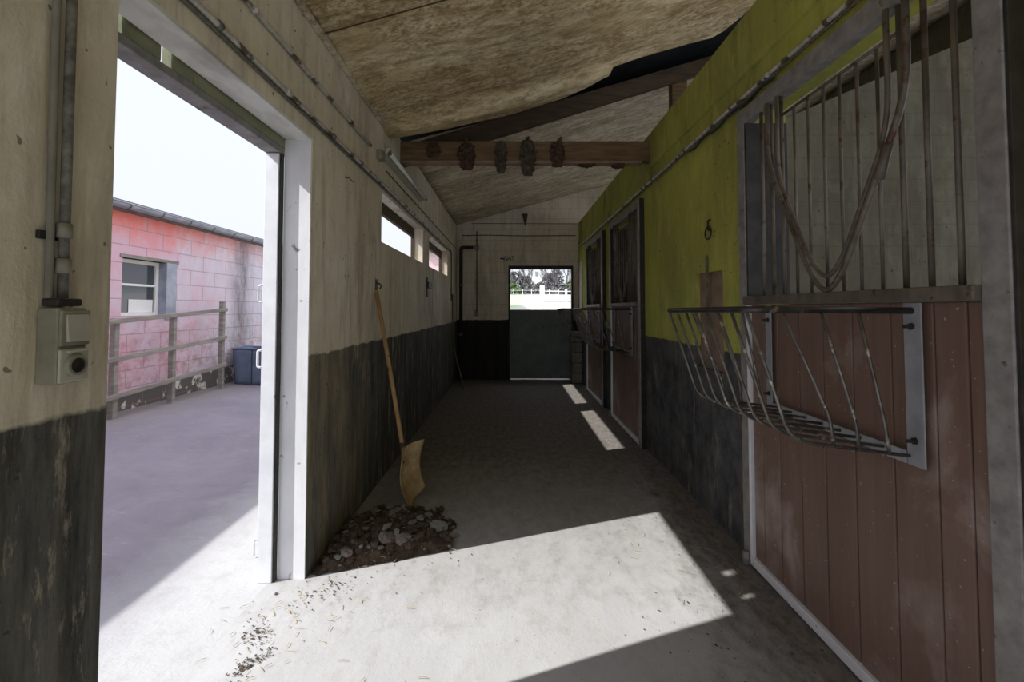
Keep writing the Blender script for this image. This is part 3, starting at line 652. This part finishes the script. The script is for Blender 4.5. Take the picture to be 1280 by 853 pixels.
# ------------------------------------------------------------------ debris pile
PC = (-.78, 2.84)
def inpile(x, y):  # 0 at the rim, 1 at the middle
    dx = (x - PC[0]) / .44; dy = (y - PC[1]) / .50
    d = math.sqrt(dx * dx + dy * dy)
    e = (y - 2.46 - .372 * (x + 1.1)) / .16     # swept back in a straight edge at the front
    return max(0, min(1 - d + .28 * noise.noise((x * 7, y * 7, 1)), e + .2 * noise.noise((x * 9, y * 9, 7))))
def pile_z(x, y):
    h = inpile(x, y); return .085 * min(1, h * 1.7) ** .8 * (1 + .4 * noise.noise((x * 9, y * 9, 0))) + .028 * noise.noise((x * 26, y * 26, 4)) * min(1, h * 6)
mb = MB().grid(lambda a, b2: (XL + .005 + a * .74, 2.40 + b2 * .92, pile_z(XL + .005 + a * .74, 2.40 + b2 * .92) - .004), 60, 70)
tag(mb.build('sweepings', M['dirt'], smooth=True, origin=(PC[0], PC[1], 0)), 'low heap of dark dirt and dung swept against the left wall by the shovel', 'dirt heap', kind='stuff')
protos = []
def rock(seed, flat):
    rr = random.Random(seed); mb = MB(); n1, n2 = 10, 7
    def fn(a, b2):
        th = 2 * math.pi * a; ph = math.pi * b2
        d = Vector((math.sin(ph) * math.cos(th), math.sin(ph) * math.sin(th), math.cos(ph)))
        d = Vector([c / max(abs(d.x), abs(d.y), abs(d.z)) ** .45 for c in d])
        k = 1 + .5 * noise.noise(d * 1.6 + Vector((seed, 0, 0))) + .2 * noise.noise(d * 4 + Vector((0, seed, 0)))
        return (d.x * k, d.y * k * .75, d.z * k * flat)
    mb.grid(fn, n1, n2); return mb
kinds = []
for mi, (mname, mat, lab) in enumerate((('brown', M['stone_brown'], 'brown clod among the sweepings by the shovel'), ('mauve', M['stone_pink'], 'mauve rubble piece in the swept heap'), ('grey', M['stone_grey'], 'grey rubble piece in the swept heap'))):
    for q in range(3): kinds.append((mi, rock(mi * 3 + q + 1, (.42, .30, .55)[q]), mat, lab))
stone_protos = []
def add_stone(mi, q, x, y, s, rz_, tilt, label=None, z=None):
    kk, mbb, mat, lab = kinds[mi * 3 + q]
    key = mi * 3 + q
    ex = next((p for p in stone_protos if p[0] == key), None)
    name = ('dirt_clod', 'rubble_piece', 'rubble_piece')[mi]
    if ex is None: o = mbb.build(name, mat, origin=(0, 0, 0)); stone_protos.append((key, o))
    else: o = ex[1].copy(); COL.objects.link(o)
    o.scale = (s, s, s); o.rotation_euler = (tilt, tilt * .6, rz_)
    o.location = (x, y, (pile_z(x, y) if z is None else z) + s * .18)
    tag(o, label or lab, 'clod' if mi == 0 else 'rubble', ('brown clods in the heap', 'mauve rubble in the heap', 'grey rubble in the heap')[mi])
    return o
add_stone(2, 1, -.47, 2.93, .062, .3, .15, 'largest pale grey lump at the right edge of the swept heap')
add_stone(1, 1, -.73, 2.72, .058, 1.0, .5, 'flat mauve slab upright in the middle of the swept heap')
add_stone(1, 0, -.93, 2.60, .045, 2.0, .2, 'pinkish lump at the front left corner of the swept heap')
add_stone(1, 2, -.64, 2.72, .045, .4, .3, 'mauve lump right of the upright slab in the heap')
add_stone(2, 0, -.36, 2.90, .035, .6, .1, 'outlying dark lump furthest right of the swept heap', z=.0)
cnt = 0
while cnt < 280:
    x = XL + .05 + R.random() * .74; y = 2.42 + R.random() * .92
    h = inpile(x, y)
    if h < .01 or x < XL + .04: continue
    s = R.uniform(.008, .029) * (1.0 if h > .15 else .6)
    add_stone(R.choice((0, 0, 0, 0, 1, 2)), R.randrange(3), x, y, s, R.uniform(0, 6.28), R.uniform(-.5, .5)); cnt += 1
# straw and crumbs: nobody could count them
def crumbs(name, mat, spots, n, s0, s1, label, cat):
    mb = MB()
    for _ in range(n):
        cx, cy_, sx, sy, rot = R.choice(spots); a, b2 = R.gauss(0, 1) * sx, R.gauss(0, 1) * sy
        x = cx + a * math.cos(rot) - b2 * math.sin(rot); y = cy_ + a * math.sin(rot) + b2 * math.cos(rot)
        if y < YB or x > 1.35 or (x < XL + .02 and not 1.3 < y < 2.38): continue
        z = pile_z(x, y) if x < -.3 and y > 2.4 and x > XL else 0
        s = R.uniform(s0, s1); p = [Vector((R.uniform(-1, 1), R.uniform(-1, 1), R.uniform(.0, .7))) * s for _ in range(5)]
        p = [q + Vector((x, y, z + .003)) for q in p]
        mb.add(p, [(0, 1, 2), (0, 2, 3), (0, 3, 4), (1, 2, 3), (1, 3, 4), (0, 1, 4)])
    return tag(mb.build(name, mat), label, cat, kind='stuff')
crumbs('dirt_crumbs', M['dirt'], [(1.22, 3.4, .09, 1.0, 0), (1.2, 2.6, .12, .6, 0), (-.95, 2.36, .10, .07, .4), (-1.12, 2.05, .03, .06, .5), (-1.06, 1.88, .02, .05, -.5), (-.7, 2.8, .3, .3, 0), (.9, 4.6, .4, 1.2, 0), (.95, 1.9, .25, .3, 0), (-1.05, 1.55, .08, .05, 0)], 900, .003, .009, 'dark dirt crumbs scattered over the passage floor', 'dirt')
mb = MB()
for _ in range(230):
    cx, cy_, sp = R.choice([(-.75, 2.8, .22), (-.75, 2.8, .22), (-1.0, 2.2, .12), (-1.1, 1.9, .15), (.2, 2.4, .6), (1.0, 3.0, .3), (-3.2, 5.8, .5), (-.9, 1.7, .2)])
    x, y = cx + R.gauss(0, 1) * sp, cy_ + R.gauss(0, 1) * sp
    if x > 1.3 or (x < XL + .05 and not 1.35 < y < 2.35 and x > -1.6): continue
    z = .006 + (pile_z(x, y) if (x > XL and y > 2.4 and x < -.35) else (.18 * min(1, max(0, (-1.5 - x) / 3.1)) if x < -1.3 else 0))
    a = R.uniform(0, 6.28); L = R.uniform(.015, .05)
    d = Vector((math.cos(a), math.sin(a), R.uniform(-.05, .25 if z > .03 else .06))) * L
    mb.tube([Vector((x, y, z)) - d * .5, Vector((x, y, z + .004)), Vector((x, y, z)) + d * .5 + Vector((0, 0, .002))], .0012, 4)
tag(mb.build('straw_bits', M['straw']), 'loose straw stalks on the floor, the heap and the yard', 'straw', kind='stuff')

# ------------------------------------------------------------------ yard: pink building, fence, tub
BX = -4.83
r = empty('outbuilding', (BX, 6, .18), 'faded pink block outbuilding with a zinc gutter across the yard', 'building')
mb = MB(); wall_with_holes(mb, BX - .2, BX, -4, 16, .05, 2.66, [(5.56, 6.40, 1.355, 2.09)]); mb.build('wall', M['pink'], r)
MB().box((BX - .2, 15.8, .05), (BX - 5, 16, 2.66)).box((BX - .2, -4, .05), (BX - 5, -3.8, 2.66)).box((BX - 4.8, -3.8, .05), (BX - 5, 15.8, 2.66)).build('rear_wall', M['pink'], r)
MB().hexa([(BX + .06, -4.2, 2.76), (BX + .06, 16.2, 2.76), (BX - 5.2, 16.2, 2.95), (BX - 5.2, -4.2, 2.95), (BX + .06, -4.2, 2.79), (BX + .06, 16.2, 2.79), (BX - 5.2, 16.2, 3.0), (BX - 5.2, -4.2, 3.0)]).build('roof', M['tile'], r)
MB().box((BX, -4.2, 2.655), (BX + .056, 16.2, 2.765)).build('fascia', M['tile'], r)
g = MB()
g.grid(lambda a, b2: (BX + .115 + .058 * math.cos(math.pi * (1 + b2)), -4.2 + a * 20.4, 2.735 + .062 * math.sin(math.pi * (1 + b2))), 40, 10)
gt = g.build('gutter', M['zinc'], r, smooth=True, solid=.004)
MB().tube([(BX + .172, -4.2, 2.735), (BX + .172, 16.2, 2.735)], .009, 8).build('gutter_bead', M['zinc'], gt, smooth=True)
for i in range(38):
    y = -3.9 + i * .52
    MB().grid(lambda a, b2: (BX + .115 + .062 * math.cos(math.pi * (1 + b2)), y + a * .022, 2.735 + .066 * math.sin(math.pi * (1 + b2))), 1, 10).build('gutter_bracket', M['clip'], gt, smooth=True, solid=.003)
wf = MB().box((BX - .15, 5.56, 1.355), (BX - .09, 5.60, 2.09)).box((BX - .15, 6.21, 1.355), (BX - .09, 6.26, 2.09)).box((BX - .15, 5.6, 2.04), (BX - .09, 6.21, 2.09)).box((BX - .15, 5.6, 1.355), (BX - .09, 6.21, 1.40)).box((BX - .13, 5.6, 1.745), (BX - .10, 6.21, 1.775)).build('window_frame', M['fence_white'], r, bevel=.003)
MB().box((BX - .125, 5.60, 1.40), (BX - .12, 6.21, 2.04)).build('pane', M['pane'], wf)
MB().box((BX - .116, 5.80, 1.402), (BX - .114, 6.19, 1.57)).build('paper', M['paper'], wf)
MB().box((BX - .18, 6.262, 1.30), (BX + .02, 6.45, 2.09)).build('shutter_post', M['zinc'], r, bevel=.004)
MB().box((BX - .12, 5.52, 2.09), (BX + .012, 6.5, 2.135)).build('window_lintel', M['rail_wood'], r, bevel=.004)

r = empty('barn', (-3.9, 30, .2), 'taller pale pink barn far along the yard, seen through the second window', 'building')
MB().box((-5.0, 26, 0), (-2.4, 34, 4.7)).build('wall', simple('pale_pink_render', (.62, .40, .46), (.68, .50, .56), 1.5), r)
MB().add([(-5.2, 25.7, 4.7), (-2.2, 25.7, 4.7), (-2.2, 34.3, 4.7), (-5.2, 34.3, 4.7), (-3.7, 25.7, 5.5), (-3.7, 34.3, 5.5)], [(0, 1, 4), (2, 3, 5), (1, 2, 5, 4), (3, 0, 4, 5), (0, 3, 2, 1)]).build('roof', M['tile'], r)
FX = -4.60
r = empty('yard_fence', (FX, 5.2, .18), 'weathered three-rail fence in front of the pink outbuilding', 'fence')
fy = lambda y: .13 / 2.0 * (y - 5.14)
for y in (3.2, 4.2, 5.22, 6.12, 7.16):
    MB().box((FX - .035, y - .03, .12), (FX + .035, y + .03, 1.33 + fy(y) + (.10 if y > 7 else .0))).build('post', M['rail_wood'], r, bevel=.005)
for z0 in (1.30, .86, .43):
    MB().bar((FX + .05, 3.0, z0 + fy(3.0)), (FX + .05, 7.2, z0 + fy(7.2)), .03, .055).build('rail', M['rail_wood'], r, bevel=.005)

def tubfn(a, b2):
    t = a * 4; k = int(min(3, t)); f = t - k; c = [(0, 0), (1, 0), (1, 1), (0, 1), (0, 0)]
    x = c[k][0] * (1 - f) + c[k + 1][0] * f - .5; y = c[k][1] * (1 - f) + c[k + 1][1] * f - .5
    q = .90 + .10 * b2 + .02 * math.sin(a * 30) * b2
    rr = (abs(2 * x) ** 6 + abs(2 * y) ** 6) ** (-1 / 6)
    return (-4.33 + x * .80 * q * rr, 7.86 + y * .62 * q * rr, .17 + b2 * .60 + .012 * math.sin(a * 25) * b2)
mb = MB().grid(tubfn, 48, 8); mb.f.append(tuple(i * 9 for i in reversed(range(48))))
r = empty('storage_tub', (-4.33, 7.86, .17), 'blue-grey rectangular tub standing at the end of the yard fence', 'tub')
MB.build(mb, 'body', M['tub'], r, smooth=True, solid=.012)
rim = MB(); pts = [tubfn(i / 48, 1) for i in range(49)]; rim.tube([(p[0], p[1], p[2]) for p in pts], .014, 8); rim.build('rim', M['tub'], r, smooth=True)
for y in (7.55,): 
    MB().box((-4.335, 7.532, .20), (-4.328, 7.546, .76)).build('seam', M['black_steel'], r)

# ------------------------------------------------------------------ beyond the field door
def hz(x, y):
    if y < 10.5: z = 0
    elif y < 24: z = (y - 10.5) * .085
    else: z = 1.15 + (y - 24) * .050
    return z + .15 * noise.noise((x * .05, y * .05, 0)) * min(1, max(0, (y - 12) / 20))
def fieldg(a, b2):
    x = -60 + a * 140; y = 9.38 + (b2 ** 1.8) * 160
    return (x, y, hz(x, y) - .01)
def field_mat():
    t = NT('field_and_track'); x, y, z = t.sep()
    g = t.mix(t.ramp(t.noise(.6, 6), [(.35, 0.), (.65, 1.)]), (.27, .35, .20), (.38, .44, .29))
    s = t.mix(t.ramp(t.noise(.9, 6), [(.35, 0.), (.65, 1.)]), (.44, .42, .385), (.52, .50, .46))
    m = t.step(t.math('ADD', t.math('MULTIPLY_ADD', y, -.05, x), t.math('MULTIPLY', t.noise(.4, 4), .8)), -.3, .7)
    return t.out(t.mix(m, g, s), .95)
struct(MB().grid(fieldg, 80, 80).build('ground_field', field_mat(), smooth=True))
def rail_fence():
    r = empty('paddock_fence', (1.6, 22, hz(1.6, 22)), 'white rail fence with a broad end post in the field beyond the door', 'fence')
    MB().box((1.46, 22, .8), (1.68, 22.2, 2.58)).build('gate_post', M['fence_white'], r, bevel=.01)
    for z in (1.80, 2.30):
        MB().box((1.68, 22.05, z - .02), (5.6, 22.1, z + .02)).build('rail', M['fence_white' if z > 2 else 'galv'], r, bevel=.01)
    for x in (2.7, 3.9, 5.2): MB().box((x, 22.02, .9), (x + .1, 22.12, 2.42)).build('post', M['fence_white'], r, bevel=.01)
rail_fence()
r = empty('electric_fence', (0, 45, hz(0, 45)), 'row of thin white fence posts left of the broad post in the field', 'fence')
for i in range(9):
    x = -2.4 + i * .9; MB().box((x, 45, hz(x, 45) - .1), (x + .06, 45.06, hz(x, 45) + 1.25)).build('post', M['fence_white'], r)
for z in (.7, 1.1): MB().bar((-2.4, 44.98, hz(-2.4, 45) + z), (4.9, 44.98, hz(4.9, 45) + z), .03, .03).build('tape', M['fence_white'], r)
# house
HY = 120; hb = hz(5, HY)
r = empty('house', (7.5, HY, hb), 'white gabled house among bare trees beyond the field', 'house')
MB().add([(4.8, HY, hb - 1), (9.4, HY, hb - 1), (9.4, HY, hb + 4.2), (7.1, HY, hb + 7.2), (4.8, HY, hb + 4.2),
          (4.8, HY + 8, hb - 1), (9.4, HY + 8, hb - 1), (9.4, HY + 8, hb + 4.2), (7.1, HY + 8, hb + 7.2), (4.8, HY + 8, hb + 4.2)],
         [(0, 1, 2, 3, 4), (9, 8, 7, 6, 5), (1, 6, 7, 2), (5, 0, 4, 9)]).build('wall', M['house_wall'], r)
for s in (-1, 1):
    MB().add([(7.1, HY - .3, hb + 7.3), (7.1 + s * 2.8, HY - .3, hb + 3.7), (7.1 + s * 2.8, HY + 8.3, hb + 3.7), (7.1, HY + 8.3, hb + 7.3)], [(0, 1, 2, 3)]).build('roof', M['slate'], r, solid=.2)
for x, z in ((5.7, 1.6), (7.8, 1.6), (6.7, 4.2)): MB().box((x, HY - .05, hb + z), (x + .8, HY + .05, hb + z + 1.2)).build('window', M['slate'], r)
MB().box((8.2, HY + 3, hb + 5), (8.9, HY + 3.7, hb + 8)).build('chimney', M['slate'], r)

def bare_tree(x, y, h, seed):
    rr = random.Random(seed); mb = MB(); z0 = hz(x, y)
    def grow(p, d, L, rad, lvl):
        q = p + d * L * .5 + Vector((rr.uniform(-1, 1), rr.uniform(-1, 1), 0)) * L * .05; e = p + d * L
        mb.tube([p, q, e], rad, 5 if lvl < 2 else 4, rs=[rad, rad * .8, rad * .6], cap=False)
        if lvl >= 5: return
        for _ in range(3):
            nd = (d + Vector((rr.uniform(-1, 1), rr.uniform(-1, 1), rr.uniform(-.15, .7))) * .62).normalized()
            grow(p + d * L * rr.uniform(.45, 1), nd, L * rr.uniform(.55, .75), rad * .55, lvl + 1)
    grow(Vector((x, y, z0 - .3)), Vector((rr.uniform(-.06, .06), 0, 1)).normalized(), h * .42, h * .018, 0)
    return mb.build('bare_tree', M['bark'], origin=(x, y, z0))
places = ['leftmost in the door opening', 'second from the left in the door opening', 'third from the left', 'left of the white house', 'close before the white house',
          'just right of the white house', 'fourth from the right', 'third from the right', 'second from the right', 'rightmost in the door opening']
for i, (x, y, h) in enumerate([(.4, 92, 10), (1.7, 86, 8), (3.0, 95, 9.5), (3.9, 84, 7.5), (6.8, 90, 7), (8.0, 96, 10), (8.3, 86, 9), (9.5, 92, 10), (10.8, 86, 8.5), (12.6, 95, 8)]):
    tag(bare_tree(x, y, h, 40 + i), 'bare grey tree beyond the field, ' + places[i], 'tree', 'bare trees beyond the field')
def bushy(x, y, w, h, mat, seed, name):
    mb = MB(); z0 = hz(x, y); rr = random.Random(seed)
    for _ in range(600):
        a = rr.uniform(0, 6.28); q = rr.random() ** .5; z = rr.random()
        k = math.sqrt(max(0, 1 - (z * 2 - .7) ** 2 * .5)); p = Vector((x + math.cos(a) * q * w * k, y + math.sin(a) * q * 1.0 * k, z0 + z * h))
        v = [p + Vector((rr.uniform(-1, 1), rr.uniform(-1, 1), rr.uniform(-1, 1))) * .42 for _ in range(3)]
        mb.add(v, [(0, 1, 2)])
    return mb.build(name, mat, origin=(x, y, z0))
for i, (x, w, h) in enumerate([(1.2, 2.2, 4.6), (3.6, 1.6, 3.6), (8.6, 1.6, 4.2), (10.4, 1.8, 5.2), (-.8, 2.0, 5.0)]):
    tag(bushy(x, 100 + i * .4, w, h, M['bush'], 20 + i, 'thicket'), 'grey leafless thicket behind the trees, ' + ['second from the left', 'just left of the white house', 'just right of the white house', 'rightmost one', 'leftmost one'][i], 'thicket', 'leafless thickets behind the trees')
for i, (x, w, h, m, lab) in enumerate([(.2, 1.6, 1.8, 'hedge', 'dark green bush at the left edge of the door opening'), (2.9, 1.5, 1.7, 'bush', 'grey twiggy bush left of the broad white post'),
                                       (5.4, 1.5, 1.9, 'bush', 'grey twiggy bush under the white house'), (7.6, 1.4, 1.9, 'bush', 'grey twiggy bush right of the white house'), (9.3, 1.2, 1.7, 'bush', 'grey twiggy bush beside the green one'),
                                       (11.0, 1.5, 2.2, 'hedge', 'green bush at the right edge of the door opening')]):
    tag(bushy(x, 80 + (i % 2), w, h, M[m], i, 'bush'), lab, 'bush', 'bushes along the field edge')

# ------------------------------------------------------------------ light
w = bpy.data.worlds.new('sky'); scene.world = w; w.use_nodes = True
nt = w.node_tree; bg = nt.nodes['Background']; tc = nt.nodes.new('ShaderNodeTexCoord'); sx = nt.nodes.new('ShaderNodeSeparateXYZ')
rp = nt.nodes.new('ShaderNodeValToRGB'); nt.links.new(tc.outputs['Generated'], sx.inputs[0]); nt.links.new(sx.outputs[2], rp.inputs[0])
rp.color_ramp.elements[0].position = 0; rp.color_ramp.elements[0].color = (.60, .625, .70, 1)
rp.color_ramp.elements[1].position = .45; rp.color_ramp.elements[1].color = (.62, .65, .73, 1)
e2 = rp.color_ramp.elements.new(.85); e2.color = (1.5, 1.6, 1.85, 1)
nt.links.new(rp.outputs[0], bg.inputs[0]); bg.inputs[1].default_value = 1.0
sd = bpy.data.lights.new('sun', 'SUN'); sd.energy = 4.15; sd.angle = math.radians(.5); sd.color = (1, .985, .96)
so = bpy.data.objects.new('sun', sd); COL.objects.link(so)
so.rotation_euler = Vector((1, .37, -.966)).to_track_quat('-Z', 'Y').to_euler(); so.location = (-6, -2, 8)

# ------------------------------------------------------------------ camera
cd = bpy.data.cameras.new('camera'); cam = bpy.data.objects.new('camera', cd); COL.objects.link(cam)
cam.location = (0, 0, 1.45); cam.rotation_euler = (math.radians(92), 0, 0)
cd.sensor_width = 36; cd.lens = 36 * 560 / 1280; cd.shift_x = 2 / 1280
cd.shift_y = -(426.5 - (386 - 560 * math.tan(math.radians(2)))) / 1280
cd.clip_start = .05; cd.clip_end = 500
scene.camera = cam
vs = scene.view_settings; vs.view_transform = 'Standard'; vs.look = 'None'; vs.gamma = 1; vs.use_curve_mapping = False; vs.exposure = 0.62
scene.cycles.max_bounces = 10; scene.cycles.diffuse_bounces = 8
